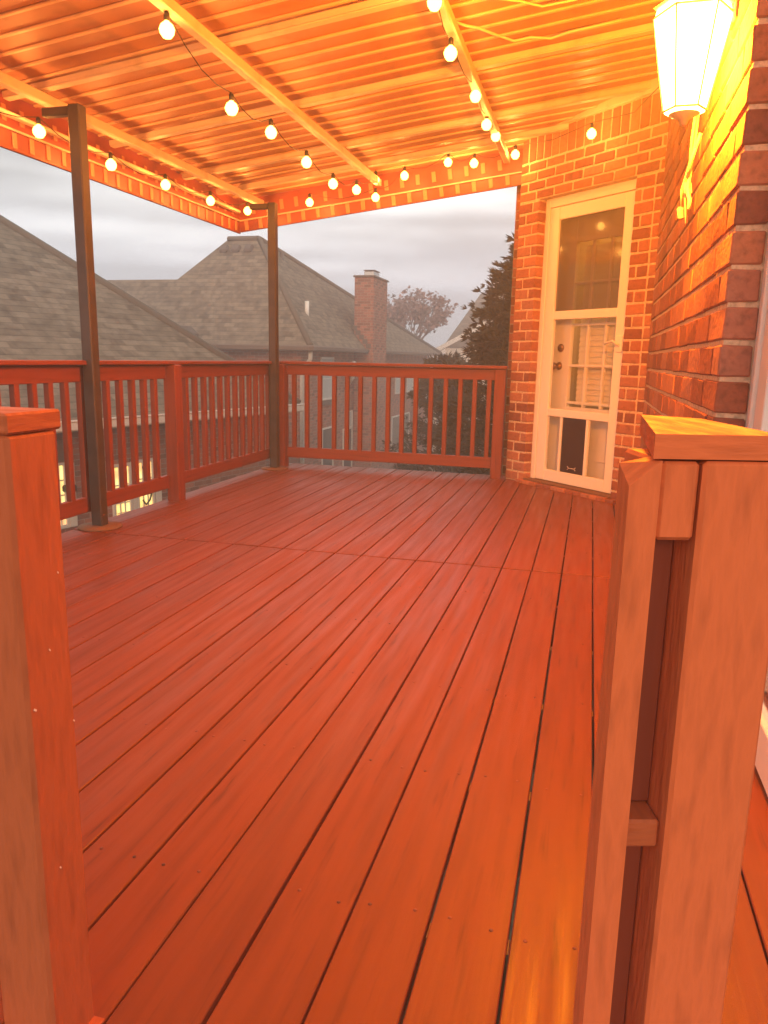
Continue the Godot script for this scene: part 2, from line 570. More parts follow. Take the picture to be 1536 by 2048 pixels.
func make_railings() -> void:
	# along the left edge
	var r := thing("deck_railing", "long red wooden railing along the left edge of the deck", "railing")
	var x := -2.80
	span("cap_board", r, Vector3(x - 0.07, 0.938, -6.62), Vector3(x + 0.07, 0.963, -0.75), M.rail_paint, 0.004)
	span("top_rail", r, Vector3(x - 0.019, 0.842, -6.49), Vector3(x + 0.019, 0.936, -0.84), M.rail_paint, 0.004)
	span("bottom_rail", r, Vector3(x - 0.019, 0.09, -6.49), Vector3(x + 0.019, 0.179, -0.84), M.rail_paint, 0.004)
	for z in [-4.665, -2.72]:
		span("post", r, Vector3(x - 0.0, -0.2, z - 0.046), Vector3(x + 0.092, 0.937, z + 0.046), M.rail_paint, 0.005, rail_off())
	var zs := [-3.225, -3.353, -3.477, -3.605, -3.74, -3.862, -3.98, -4.112, -4.245, -4.377, -4.50, -4.91, -5.042, -5.178, -5.305, -5.437, -5.565, -5.70, -5.83, -5.97, -6.10, -6.23, -6.36]
	var z := -3.095
	while z < -0.9:
		if absf(z + 2.72) > 0.07:
			zs.append(z)
		z += 0.13
	for q in zs:
		span("baluster", r, Vector3(x - 0.018, 0.175, q - 0.0185), Vector3(x + 0.018, 0.846, q + 0.0185), M.rail_paint, 0.003, rail_off())
	# along the back
	r = thing("deck_railing", "red wooden railing across the back of the deck, ending beside the brick wall", "railing")
	z = -6.55
	span("cap_board", r, Vector3(-2.728, 0.9385, z - 0.07), Vector3(-0.685, 0.9635, z + 0.07), M.rail_paint, 0.004)
	span("top_rail", r, Vector3(-2.69, 0.842, z - 0.019), Vector3(-0.78, 0.936, z + 0.019), M.rail_paint, 0.004)
	span("bottom_rail", r, Vector3(-2.69, 0.085, z - 0.019), Vector3(-0.78, 0.181, z + 0.019), M.rail_paint, 0.004)
	span("post", r, Vector3(-2.779, -0.2, z - 0.02), Vector3(-2.685, 0.9365, z + 0.09), M.rail_paint, 0.005)
	span("post", r, Vector3(-0.787, -0.2, z - 0.046), Vector3(-0.695, 0.9365, z + 0.046), M.rail_paint, 0.005)
	for q in [-2.62, -2.495, -2.37, -2.232, -2.11, -1.985, -1.855, -1.727, -1.597, -1.475, -1.34, -1.21, -1.082, -0.957, -0.833]:
		span("baluster", r, Vector3(q - 0.0185, 0.176, z - 0.018), Vector3(q + 0.0185, 0.846, z + 0.018), M.rail_paint, 0.003, rail_off())
	# near left: ends at the stair opening
	r = thing("stair_side_railing", "near railing end left of the stair opening, thick post and flat cap", "railing")
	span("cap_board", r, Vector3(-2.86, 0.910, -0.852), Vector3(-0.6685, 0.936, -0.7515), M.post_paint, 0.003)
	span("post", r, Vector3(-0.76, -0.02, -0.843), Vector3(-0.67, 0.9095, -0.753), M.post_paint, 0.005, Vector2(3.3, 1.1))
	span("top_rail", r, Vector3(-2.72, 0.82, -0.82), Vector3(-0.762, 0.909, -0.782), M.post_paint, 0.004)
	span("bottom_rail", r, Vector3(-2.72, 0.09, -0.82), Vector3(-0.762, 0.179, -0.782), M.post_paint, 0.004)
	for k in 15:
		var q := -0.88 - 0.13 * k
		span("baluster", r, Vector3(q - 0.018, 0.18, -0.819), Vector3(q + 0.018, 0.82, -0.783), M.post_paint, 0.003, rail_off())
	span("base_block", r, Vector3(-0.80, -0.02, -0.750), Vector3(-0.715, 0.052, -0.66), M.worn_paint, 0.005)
	put("paint_drip", box_mesh(Vector3(0.0015, 0.036, 0.004), 0.0005), M.cream_cable, r, Vector3(-0.732, 0.853, -0.7525), Basis.from_euler(Vector3(0, PI / 2, 0.06)))
	span("base_chip", r, Vector3(-0.672, 0.0, -0.84), Vector3(-0.652, 0.006, -0.80), M.post_paint, 0.001)
	for q in [[0.62, -0.80, 0.6], [0.55, -0.765, 0.9], [0.72, -0.826, 0.5], [0.30, -0.79, 0.6], [0.50, -0.838, 0.6]]:
		put("paint_chip", box_mesh(Vector3(0.0012, 0.006, 0.003), 0.0003), M.chip, r, Vector3(-0.6698, q[0], q[1]), Basis.from_euler(Vector3(q[2], 0, 0)).scaled_local(Vector3(1, q[2], q[2])))
	# near right
	var bs := Basis(Vector3(0.958, 0, -0.286), Vector3.UP, Vector3(0.286, 0, 0.958)).orthonormalized()
	r = thing("stair_side_railing", "near pale-faced railing end right of the stair opening, slanted baluster beside its post", "railing", Vector3(0.046, 0, -0.806), "", bs)
	var o := r.transform.affine_inverse()
	var plan := []
	for p in [Vector2(0.0675, -0.812), Vector2(0.071, -1.11), Vector2(0.143, -1.076), Vector2(0.2, -0.852)]:
		var q: Vector3 = o * Vector3(p.x, 0, p.y)
		plan.append(Vector2(q.x, q.z))
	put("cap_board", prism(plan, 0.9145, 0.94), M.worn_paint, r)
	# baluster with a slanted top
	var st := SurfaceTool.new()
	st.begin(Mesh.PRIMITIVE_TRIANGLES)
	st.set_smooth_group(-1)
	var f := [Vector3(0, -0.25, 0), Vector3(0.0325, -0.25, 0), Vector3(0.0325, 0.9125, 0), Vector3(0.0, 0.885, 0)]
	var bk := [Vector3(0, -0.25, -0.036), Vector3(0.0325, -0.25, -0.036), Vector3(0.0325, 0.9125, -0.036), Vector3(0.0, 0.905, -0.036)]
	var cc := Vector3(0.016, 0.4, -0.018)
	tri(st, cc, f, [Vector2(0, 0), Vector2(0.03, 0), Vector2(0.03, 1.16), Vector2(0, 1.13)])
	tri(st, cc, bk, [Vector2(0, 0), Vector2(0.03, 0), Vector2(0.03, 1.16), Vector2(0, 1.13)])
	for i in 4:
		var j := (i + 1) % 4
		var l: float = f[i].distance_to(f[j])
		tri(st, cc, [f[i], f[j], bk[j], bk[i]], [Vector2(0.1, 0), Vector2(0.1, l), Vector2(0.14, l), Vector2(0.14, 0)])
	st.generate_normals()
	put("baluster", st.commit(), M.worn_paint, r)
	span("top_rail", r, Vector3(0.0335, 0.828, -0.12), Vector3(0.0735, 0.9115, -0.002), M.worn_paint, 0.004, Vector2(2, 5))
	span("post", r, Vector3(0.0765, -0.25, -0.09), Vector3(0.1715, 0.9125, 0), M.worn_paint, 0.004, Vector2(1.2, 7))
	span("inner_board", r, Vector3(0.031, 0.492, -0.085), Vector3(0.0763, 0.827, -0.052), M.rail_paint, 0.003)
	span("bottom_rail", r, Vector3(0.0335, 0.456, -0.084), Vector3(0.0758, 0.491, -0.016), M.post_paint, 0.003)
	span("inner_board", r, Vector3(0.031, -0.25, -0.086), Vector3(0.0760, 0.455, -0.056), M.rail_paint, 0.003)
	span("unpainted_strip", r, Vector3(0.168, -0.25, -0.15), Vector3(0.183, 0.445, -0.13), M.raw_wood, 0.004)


# ---------------------------------------------------------------- patio cover
func roof_y(x: float) -> float:
	return 2.44 + 0.1253 * (x + 2.95)

func make_cover() -> void:
	var c := thing("patio_cover", "sloping metal patio cover of narrow ribbed panels on pale beams and two dark posts", "patio cover")
	var tilt := Basis.from_euler(Vector3(0, 0, atan(0.1253)))
	var x0 := -3.235
	var x1 := 0.368
	var xm := (x0 + x1) / 2
	var long := (x1 - x0) / cos(atan(0.1253))
	var pan := box_mesh(Vector3(long, 0.006, 0.146), 0.0)
	var rib := box_mesh(Vector3(long - 0.01, 0.012, 0.024), 0.004)
	for k in 41:
		var z := -6.68 + 0.15 * k
		put("roof_panel", pan, M.pan_paint, c, Vector3(xm, roof_y(xm) + 0.003, z), tilt)
		put("roof_rib", rib, M.lit_rib_paint, c, Vector3(xm, roof_y(xm) - 0.006, z + 0.075), tilt)
	# rafters run up the slope
	for z in [-6.25, -5.69, -4.75, -3.79, -2.83, -1.87, -0.91]:
		put("rafter", box_mesh(Vector3(long - 0.06, 0.034, 0.040), 0.004), M.beam_paint, c, Vector3(xm, roof_y(xm) - 0.034, z), tilt)
		put("rafter_lip", box_mesh(Vector3(long - 0.08, 0.008, 0.050), 0.003), M.beam_paint, c, Vector3(xm, roof_y(xm) - 0.0555, z), tilt)
	# beams run away from the camera
	for x in [-2.97, -1.88, -0.79]:
		span("beam", c, Vector3(x - 0.026, roof_y(x) - 0.118, -6.66), Vector3(x + 0.026, roof_y(x) - 0.063, -0.65), M.beam_paint, 0.006)
	span("gutter_lip", c, Vector3(-3.19, 2.262, -6.60), Vector3(-3.15, 2.285, -0.62), M.beam_paint, 0.004)
	# hanging fascia with pale clips and a thin rail
	span("fascia", c, Vector3(-3.262, 2.115, -6.784), Vector3(-3.240, 2.43, -0.6), M.fascia_paint, 0.003)
	var fl := 2.62
	var bx := -3.252 + fl / 2
	put("fascia", box_mesh(Vector3(fl / cos(atan(0.1253)), 0.31, 0.022), 0.003), M.fascia_paint, c, Vector3(bx, 2.125 + 0.155 + 0.1253 * (bx + 3.24), -6.772), tilt)
	span("cable_rail", c, Vector3(-3.232, 2.215, -6.75), Vector3(-3.220, 2.228, -0.62), M.beam_paint, 0.003)
	put("cable_rail", box_mesh(Vector3(fl, 0.013, 0.012), 0.003), M.beam_paint, c, Vector3(bx, 2.222 + 0.1253 * (bx + 3.24), -6.752), tilt)
	var clip := box_mesh(Vector3(0.007, 0.085, 0.036), 0.002)
	for k in 43:
		var z := -6.68 + 0.14 * k
		put("clip", clip, M.clip_paint, c, Vector3(-3.236, 2.170 + rng.randf_range(-0.006, 0.006), z))
		put("clip", clip, M.clip_paint, c, Vector3(-3.236, 2.300, z + 0.07))
	clip = box_mesh(Vector3(0.036, 0.085, 0.007), 0.002)
	for k in 19:
		var x := -3.17 + 0.14 * k
		put("clip", clip, M.clip_paint, c, Vector3(x, 2.176 + 0.1253 * (x + 3.24) + rng.randf_range(-0.006, 0.006), -6.758), tilt)
		if x < -0.8:
			put("clip", clip, M.clip_paint, c, Vector3(x + 0.07, 2.306 + 0.1253 * (x + 3.31), -6.758), tilt)
	# two steel posts
	for z in [-3.75, -6.33]:
		span("post", c, Vector3(-2.76, 0.012, z - 0.034), Vector3(-2.69, 2.285, z + 0.034), M.pole_metal, 0.006)
		span("bracket_arm", c, Vector3(-2.93, 2.235, z - 0.022), Vector3(-2.762, 2.280, z + 0.022), M.pole_metal, 0.005)
		put("base_plate", lathe([Vector2(0, 0), Vector2(0.125, 0), Vector2(0.125, 0.008), Vector2(0.06, 0.014), Vector2(0, 0.014)], 24), M.rust, c, Vector3(-2.725, 0.002, z))


# ---------------------------------------------------------------- lights
func make_lights() -> void:
	# wall lantern
	var l := thing("wall_lantern", "glaring white-yellow wall lantern on the right brick wall, the brightest light", "wall lamp", LAMP)
	put("shade", lathe([Vector2(0, -0.165), Vector2(0.062, -0.165), Vector2(0.066, -0.15), Vector2(0.119, 0.12), Vector2(0.112, 0.150), Vector2(0.06, 0.168), Vector2(0, 0.17)], 6, false), M.lantern_glow, l)
	var ring := []
	for k in 6:
		var a := TAU * k / 6.0
		put("frame_bar", tube([Vector3(cos(a) * 0.069, -0.155, sin(a) * 0.069), Vector3(cos(a) * 0.122, 0.122, sin(a) * 0.122)], 0.0026, -1, 5), M.lamp_brass, l)
	for q in [[-0.158, 0.067], [0.124, 0.121]]:
		ring = []
		for k in 7:
			ring.append(Vector3(cos(TAU * k / 6.0) * (q[1] + 0.002), q[0], sin(TAU * k / 6.0) * (q[1] + 0.002)))
		put("frame_ring", tube(ring, 0.0035, -1, 5), M.lamp_brass, l)
	put("cap", lathe([Vector2(0, 0.172), Vector2(0.118, 0.152), Vector2(0.124, 0.156), Vector2(0.075, 0.195), Vector2(0.03, 0.212), Vector2(0.012, 0.222), Vector2(0, 0.226)], 6, false), M.lamp_brass, l)
	put("finial", lathe([Vector2(0, -0.205), Vector2(0.012, -0.2), Vector2(0.016, -0.185), Vector2(0.05, -0.168), Vector2(0, -0.168)], 16), M.lamp_brass, l)
	put("arm", tube([Vector3(0, 0.235, 0), Vector3(0.03, 0.262, 0), Vector3(0.085, 0.255, 0), Vector3(0.125, 0.22, 0)], 0.009), M.black_metal, l)
	put("back_plate", box_mesh(Vector3(0.014, 0.16, 0.1), 0.004), M.black_metal, l, Vector3(0.124, 0.17, 0))
	omni(Vector3(0, 0.0, 0), Color(1.0, 0.55, 0.08), 13.0, 0.09, l)
	# cable bundle that hangs under it
	var cb := thing("cable_bundle", "tangled cream extension cables with plugs hanging below the wall lantern", "cable", Vector3(0.33, 1.78, -3.5))
	put("cable", tube([Vector3(0, 0.25, 0.02), Vector3(-0.004, 0.12, 0), Vector3(0.0, 0.04, -0.02), Vector3(-0.02, -0.06, -0.06), Vector3(-0.01, -0.12, -0.10)], 0.006), M.cream_cable, cb)
	put("cable", tube([Vector3(0.012, 0.25, 0), Vector3(0.006, 0.1, 0.03), Vector3(0.0, 0.0, 0.02), Vector3(-0.01, -0.1, 0.01), Vector3(0.004, -0.2, 0.0)], 0.005), M.cream_cable, cb)
	put("cable", tube([Vector3(0.01, 0.1, 0.16), Vector3(0.0, 0.05, 0.1), Vector3(-0.004, 0.0, 0.04), Vector3(-0.012, -0.03, 0.05), Vector3(-0.01, 0.01, 0.08), Vector3(0, 0.06, 0.12)], 0.007), M.cream_cable, cb)
	put("cable", tube([Vector3(0.0, 0.0, 0.02), Vector3(-0.01, -0.08, 0.06), Vector3(0.0, -0.13, 0.10), Vector3(0, -0.16, 0.09)], 0.008), M.cream_cable, cb)
	put("plug", box_mesh(Vector3(0.03, 0.05, 0.035), 0.008), M.cream_cable, cb, Vector3(-0.01, -0.14, -0.11), Basis.from_euler(Vector3(0.4, 0, 0.2)))
	put("plug", box_mesh(Vector3(0.03, 0.06, 0.03), 0.008), M.cream_cable, cb, Vector3(-0.005, -0.07, 0.02), Basis.from_euler(Vector3(-0.4, 0, 0.1)))
	# loose white cords under the panels
	var pc := thing("power_cord", "loose white cord drooping under the roof panels from the right beam towards the lantern", "cord")
	var pts := []
	for p in [[-0.83, -3.9], [-0.82, -3.97], [-0.8, -4.11], [-0.74, -4.2], [-0.69, -4.25], [-0.62, -4.37], [-0.53, -4.51], [-0.44, -4.51], [-0.34, -4.58], [-0.24, -4.55], [-0.13, -4.55], [0.02, -4.54]]:
		pts.append(Vector3(p[0], roof_y(p[0]) - 0.045, p[1]))
	put("cord", tube(pts, 0.007), M.cream_cable, pc)
	pc = thing("power_cord", "second shorter white cord tucked under the roof panels nearer the camera", "cord")
	pts = []
	for p in [[-0.78, -3.8], [-0.63, -3.92], [-0.46, -4.06], [-0.36, -4.17], [-0.2, -4.18], [-0.09, -4.10], [0.05, -3.9]]:
		pts.append(Vector3(p[0], roof_y(p[0]) - 0.05, p[1]))
	put("cord", tube(pts, 0.006), M.cream_cable, pc)
	# string lights: [label of the run, points of the bulbs, height of the line they hang from]
	var runs := [
		["along the outer left beam", [Vector3(-3.0, 2.18, -3.15), Vector3(-3.0, 2.183, -3.792), Vector3(-3.0, 2.163, -4.44), Vector3(-3.0, 2.179, -5.079), Vector3(-3.0, 2.199, -5.744), Vector3(-3.0, 2.246, -6.422)]],
		["along the middle beam", [Vector3(-1.88, 2.384, -3.24), Vector3(-1.88, 2.251, -3.852), Vector3(-1.88, 2.271, -4.355), Vector3(-1.88, 2.244, -4.926), Vector3(-1.88, 2.224, -5.455), Vector3(-1.88, 2.299, -6.02), Vector3(-1.88, 2.487, -6.56)]],
		["along the right beam", [Vector3(-0.79, 2.564, -3.659), Vector3(-0.79, 2.504, -4.072), Vector3(-0.79, 2.563, -4.905), Vector3(-0.79, 2.544, -5.411), Vector3(-0.78, 2.58, -5.82)]],
		["along the back edge", [Vector3(-2.453, 2.314, -6.5), Vector3(-1.861, 2.336, -6.5), Vector3(-1.614, 2.497, -6.5), Vector3(-1.251, 2.586, -6.5), Vector3(-1.037, 2.569, -6.5), Vector3(-0.70, 2.60, -6.42)]],
		["on the wall above the white door", [Vector3(-0.118, 2.582, -5.892)]],
	]
	var ord := ["first", "second", "third", "fourth", "fifth", "sixth", "seventh"]
	var globe := lathe([Vector2(0, -0.036), Vector2(0.019, -0.031), Vector2(0.031, -0.014), Vector2(0.034, 0.002), Vector2(0.026, 0.020), Vector2(0.012, 0.031), Vector2(0.010, 0.036), Vector2(0, 0.036)], 16)
	var sock := lathe([Vector2(0, 0.034), Vector2(0.013, 0.034), Vector2(0.013, 0.062), Vector2(0.007, 0.072), Vector2(0, 0.072)], 12)
	for run in runs:
		var path := []
		for i in run[1].size():
			var p: Vector3 = run[1][i]
			var back: bool = "back" in run[0]
			var from := "left end" if back else "camera"
			var label: String = "%s glowing globe bulb from the %s, hanging %s" % [ord[i], from, run[0]]
			if run[1].size() == 1:
				label = "single glowing globe bulb hanging %s" % run[0]
			var b := thing("string_light_bulb", label, "light bulb", p, "bulbs of the string lights")
			put("globe", globe, M.globe_glow, b)
			put("socket", sock, M.black_metal, b)
			omni(Vector3.ZERO, Color(1.0, 0.60, 0.28), 0.17, 0.028, b)
			if i > 0:
				var q: Vector3 = run[1][i - 1]
				for k in [1, 2, 3]:
					path.append(q.lerp(p, k / 4.0) + Vector3(0, 0.07 - 0.10 * sin(PI * k / 4.0) * 0.6, 0))
			path.append(p + Vector3(0, 0.072, 0))
		if path.size() == 1:
			path = [Vector3(-0.70, 2.66, -6.40), Vector3(-0.4, 2.62, -6.14), path[0], Vector3(0.15, 2.62, -5.6), Vector3(0.33, 2.7, -5.2)]
		var w := thing("string_light_cable", "thin dark cable of the string lights %s" % run[0], "cable")
		put("cable", tube(path, 0.0025, -1, 6), M.black_cable, w)


# ---------------------------------------------------------------- our house
func brick_at(parent: Node3D, lo: Vector3, hi: Vector3) -> void:
	# joints are left by the caller; sizes are rounded so that alike bricks share a mesh
	var s := (hi - lo).snapped(Vector3(0.005, 0.0005, 0.005))
	var v := rng.randi() % 3
	var b := Basis.from_euler(Vector3(rng.randf_range(-0.006, 0.006), rng.randf_range(-0.006, 0.006), rng.randf_range(-0.004, 0.004)))
	var jut := rng.randf_range(-0.0015, 0.0015)
	put("brick", box_mesh(s, 0.005, Vector2(v, 0), 0.0022), M["brick_%d" % (rng.randi() % 5)], parent, (lo + hi) / 2 + Vector3(jut, 0, jut), b)

func make_door_wall() -> void:
	var bs := Basis(AD, Vector3.UP, AN).orthonormalized()
	var w := thing("brick_wall", "slanted brick wall at the far end of the deck, holding the white storm door", "wall", A0, "", bs)
	var core: StandardMaterial3D = M.mortar
	span("mortar", w, Vector3(0.004, -0.6, -0.30), Vector3(0.231, 2.262, 0), core, 0.0)
	span("mortar", w, Vector3(1.204, -0.6, -0.30), Vector3(1.47, 2.262, 0), core, 0.0)
	span("mortar", w, Vector3(0.004, 2.263, -0.30), Vector3(1.47, 3.5, 0), core, 0.0)
	span("mortar", w, Vector3(0.2315, -0.6, -0.30), Vector3(1.2035, -0.012, 0.03), core, 0.0)
	var P := 0.0835
	var J := 0.0068
	for k in range(-1, 27):
		var y0 := 0.006 + P * k
		var y1 := y0 + P - 2 * J
		if y0 > 2.25:
			continue
		# left pier, with the returned ends facing the doorway
		var cut := 0.085 if k % 2 else 0.16
		brick_at(w, Vector3(0.0, y0, -0.09), Vector3(cut - J, y1, 0.006))
		brick_at(w, Vector3(cut + J, y0, -0.075), Vector3(0.235, y1, 0.006))
		# right pier
		if k % 2:
			brick_at(w, Vector3(1.2, y0, -0.09), Vector3(1.26 - J, y1, 0.006))
			brick_at(w, Vector3(1.26 + J, y0, -0.09), Vector3(1.365 - J, y1, 0.006))
		else:
			brick_at(w, Vector3(1.2, y0, -0.09), Vector3(1.365 - J, y1, 0.006))
		brick_at(w, Vector3(1.365 + J, y0, -0.09), Vector3(1.44, y1, 0.006))
	# courses over the door
	for k in 4:
		var y0 := 2.268 + 0.072 * k
		var s := 0.0 - (0.1 if k % 2 else 0.0)
		while s < 1.42:
			var a := maxf(s, 0.0)
			var b := minf(s + 0.2, 1.44)
			if b - a > 0.04:
				brick_at(w, Vector3(a, y0, -0.09), Vector3(b - 2 * J, y0 + 0.072 - 2 * J, 0.006))
			s += 0.2
	for k in 17:
		var s := 0.004 + 0.085 * k
		brick_at(w, Vector3(s, 2.558, -0.09), Vector3(s + 0.074, 2.748, 0.006))
	for k in 5:
		var s := 0.0 + 0.29 * k
		brick_at(w, Vector3(s, 2.845, -0.09), Vector3(s + 0.279, 2.915, 0.006))
	span("frieze_board", w, Vector3(0.02, 2.752, 0.001), Vector3(1.43, 2.835, 0.028), M.beam_paint, 0.004)
	# rowlock sill
	for k in 13:
		var s := 0.19 + 0.0835 * k
		brick_at(w, Vector3(s, -0.035, -0.08), Vector3(s + 0.0735, 0.026, 0.052))
	span("sill_strip", w, Vector3(0.237, 0.0262, -0.12), Vector3(1.198, 0.036, 0.012), M.rust, 0.002)
	# door frame
	var fr := span("door_frame", w, Vector3(0.2365, 0.036, -0.17), Vector3(0.283, 2.2645, -0.07), M.white_paint)
	span("jamb", fr, Vector3(1.167 - 0.25975, 0.036 - 1.15025, -0.05), Vector3(1.1985 - 0.25975, 2.2645 - 1.15025, 0.05), M.white_paint)
	span("head", fr, Vector3(0.284 - 0.25975, 2.196 - 1.15025, -0.05), Vector3(1.166 - 0.25975, 2.2645 - 1.15025, 0.05), M.white_paint)
	# storm door leaf
	var d := Node3D.new()
	d.name = "storm_door"
	w.add_child(d, true)
	var z0 := -0.112
	var z1 := -0.078
	span("stile", d, Vector3(0.286, 0.04, z0), Vector3(0.388, 2.192, z1), M.white_paint)
	span("stile", d, Vector3(1.045, 0.04, z0), Vector3(1.164, 2.192, z1), M.white_paint)
	for y in [[0.04, 0.132], [0.572, 0.632], [1.337, 1.402], [2.096, 2.192]]:
		span("crossrail", d, Vector3(0.389, y[0], z0 + 0.001), Vector3(1.044, y[1], z1 - 0.001), M.white_paint)
	span("pane", d, Vector3(0.389, 1.403, -0.097), Vector3(1.044, 2.095, -0.094), M.screen_pane, 0.0)
	span("pane", d, Vector3(0.389, 0.633, -0.097), Vector3(1.044, 1.336, -0.094), M.pane, 0.0)
	span("pane", d, Vector3(0.389, 0.133, -0.097), Vector3(0.535, 0.571, -0.094), M.pane, 0.0)
	span("pane", d, Vector3(0.846, 0.133, -0.097), Vector3(1.044, 0.571, -0.094), M.pane, 0.0)
	span("crossrail", d, Vector3(0.536, 0.133, z0 + 0.002), Vector3(0.560, 0.571, z1 - 0.002), M.white_paint)
	span("crossrail", d, Vector3(0.820, 0.133, z0 + 0.002), Vector3(0.845, 0.571, z1 - 0.002), M.white_paint)
	span("pet_flap", d, Vector3(0.561, 0.133, -0.100), Vector3(0.819, 0.571, -0.090), M.flap, 0.002)
	var st := SurfaceTool.new()
	st.begin(Mesh.PRIMITIVE_TRIANGLES)
	var c := Vector3(0.69, 0.172, -0.0885)
	for sx in [-1, 1]:
		add_tube(st, [c + Vector3(sx * 0.045, 0.013, 0), c + Vector3(sx * 0.03, 0.0, 0), c + Vector3(sx * 0.045, -0.013, 0)], 0.0035, 0.0035, 6)
	add_tube(st, [c + Vector3(-0.03, 0, 0), c + Vector3(0.03, 0, 0)], 0.0035, 0.0035, 6)
	st.generate_normals()
	put("bone_emblem", st.commit(), M.grey_mark, d)
	put("handle", tube([Vector3(1.10, 1.13, -0.078), Vector3(1.10, 1.14, -0.045), Vector3(1.06, 1.165, -0.04), Vector3(0.985, 1.145, -0.04)], 0.008), M.white_paint, d)
	span("handle_plate", d, Vector3(1.075, 1.085, z1), Vector3(1.125, 1.205, z1 + 0.012), M.white_paint, 0.004)
	# inner door behind the storm door
	var e := Node3D.new()
	e.name = "inner_door"
	w.add_child(e, true)
	var y1 := 0.65
	span("stile", e, Vector3(0.288, 0.04, -0.24), Vector3(0.469, 2.19, -0.2), M.white_paint)
	span("stile", e, Vector3(1.011, 0.04, -0.24), Vector3(1.197, 2.19, -0.2), M.white_paint)
	span("crossrail", e, Vector3(0.4695, 0.04, -0.239), Vector3(1.0105, y1, -0.201), M.white_paint)
	span("crossrail", e, Vector3(0.4695, 1.93, -0.239), Vector3(1.0105, 2.19, -0.201), M.white_paint)
	span("panel_moulding", e, Vector3(0.83, 0.24, -0.2005), Vector3(1.0, 0.60, -0.192), M.white_paint, 0.003)
	for s in [0.645, 0.83]:
		span("muntin", e, Vector3(s - 0.011, y1 + 0.001, -0.235), Vector3(s + 0.011, 1.929, -0.203), M.white_paint)
	for y in [0.685, 0.98, 1.30, 1.62]:
		span("muntin", e, Vector3(0.47, y - 0.010, -0.234), Vector3(1.01, y + 0.010, -0.204), M.white_paint)
	span("pane", e, Vector3(0.471, y1 + 0.002, -0.220), Vector3(1.009, 1.928, -0.217), M.pane, 0.0)
	for k in 29:
		box("slat", e, Vector3(0.76, 0.69 + 0.0425 * k, -0.268), Vector3(0.50, 0.003, 0.05), M.blind_slat, 0.0, Basis.from_euler(Vector3(1.28, 0, 0)))
	put("knob", lathe([Vector2(0, 0), Vector2(0.032, 0.0), Vector2(0.032, 0.008), Vector2(0.012, 0.014), Vector2(0.012, 0.04), Vector2(0.027, 0.05), Vector2(0.03, 0.066), Vector2(0.018, 0.078), Vector2(0, 0.08)], 16), M.brass, e, Vector3(0.365, 0.974, -0.2), Basis.from_euler(Vector3(PI / 2, 0, 0)))
	put("deadbolt", lathe([Vector2(0, 0), Vector2(0.032, 0.0), Vector2(0.032, 0.012), Vector2(0.02, 0.02), Vector2(0, 0.02)], 16), M.brass, e, Vector3(0.375, 1.12, -0.2), Basis.from_euler(Vector3(PI / 2, 0, 0)))
	# the room behind
	var rm := Node3D.new()
	rm.name = "inside_room"
	w.add_child(rm, true)
	span("back_wall", rm, Vector3(-0.05, -0.05, -1.62), Vector3(1.6, 2.7, -1.6), M.room, 0.0)
	span("side_wall", rm, Vector3(-0.07, -0.05, -1.6), Vector3(-0.05, 2.7, -0.301), M.room, 0.0)
	span("side_wall", rm, Vector3(1.6, -0.05, -1.6), Vector3(1.62, 2.7, -0.301), M.room, 0.0)
	span("ceiling_panel", rm, Vector3(-0.05, 2.6, -1.6), Vector3(1.6, 2.62, -0.301), M.room, 0.0)
	span("floor_panel", rm, Vector3(-0.05, -0.03, -1.6), Vector3(1.6, -0.01, -0.301), M.room, 0.0)
	var bulb := put("ceiling_lamp", lathe([Vector2(0, -0.06), Vector2(0.06, -0.02), Vector2(0.05, 0.03), Vector2(0, 0.04)], 14), M.room_glow, rm, Vector3(0.7, 2.5, -1.1))
	omni(Vector3.ZERO, Color(1.0, 0.75, 0.35), 1.6, 0.04, bulb)

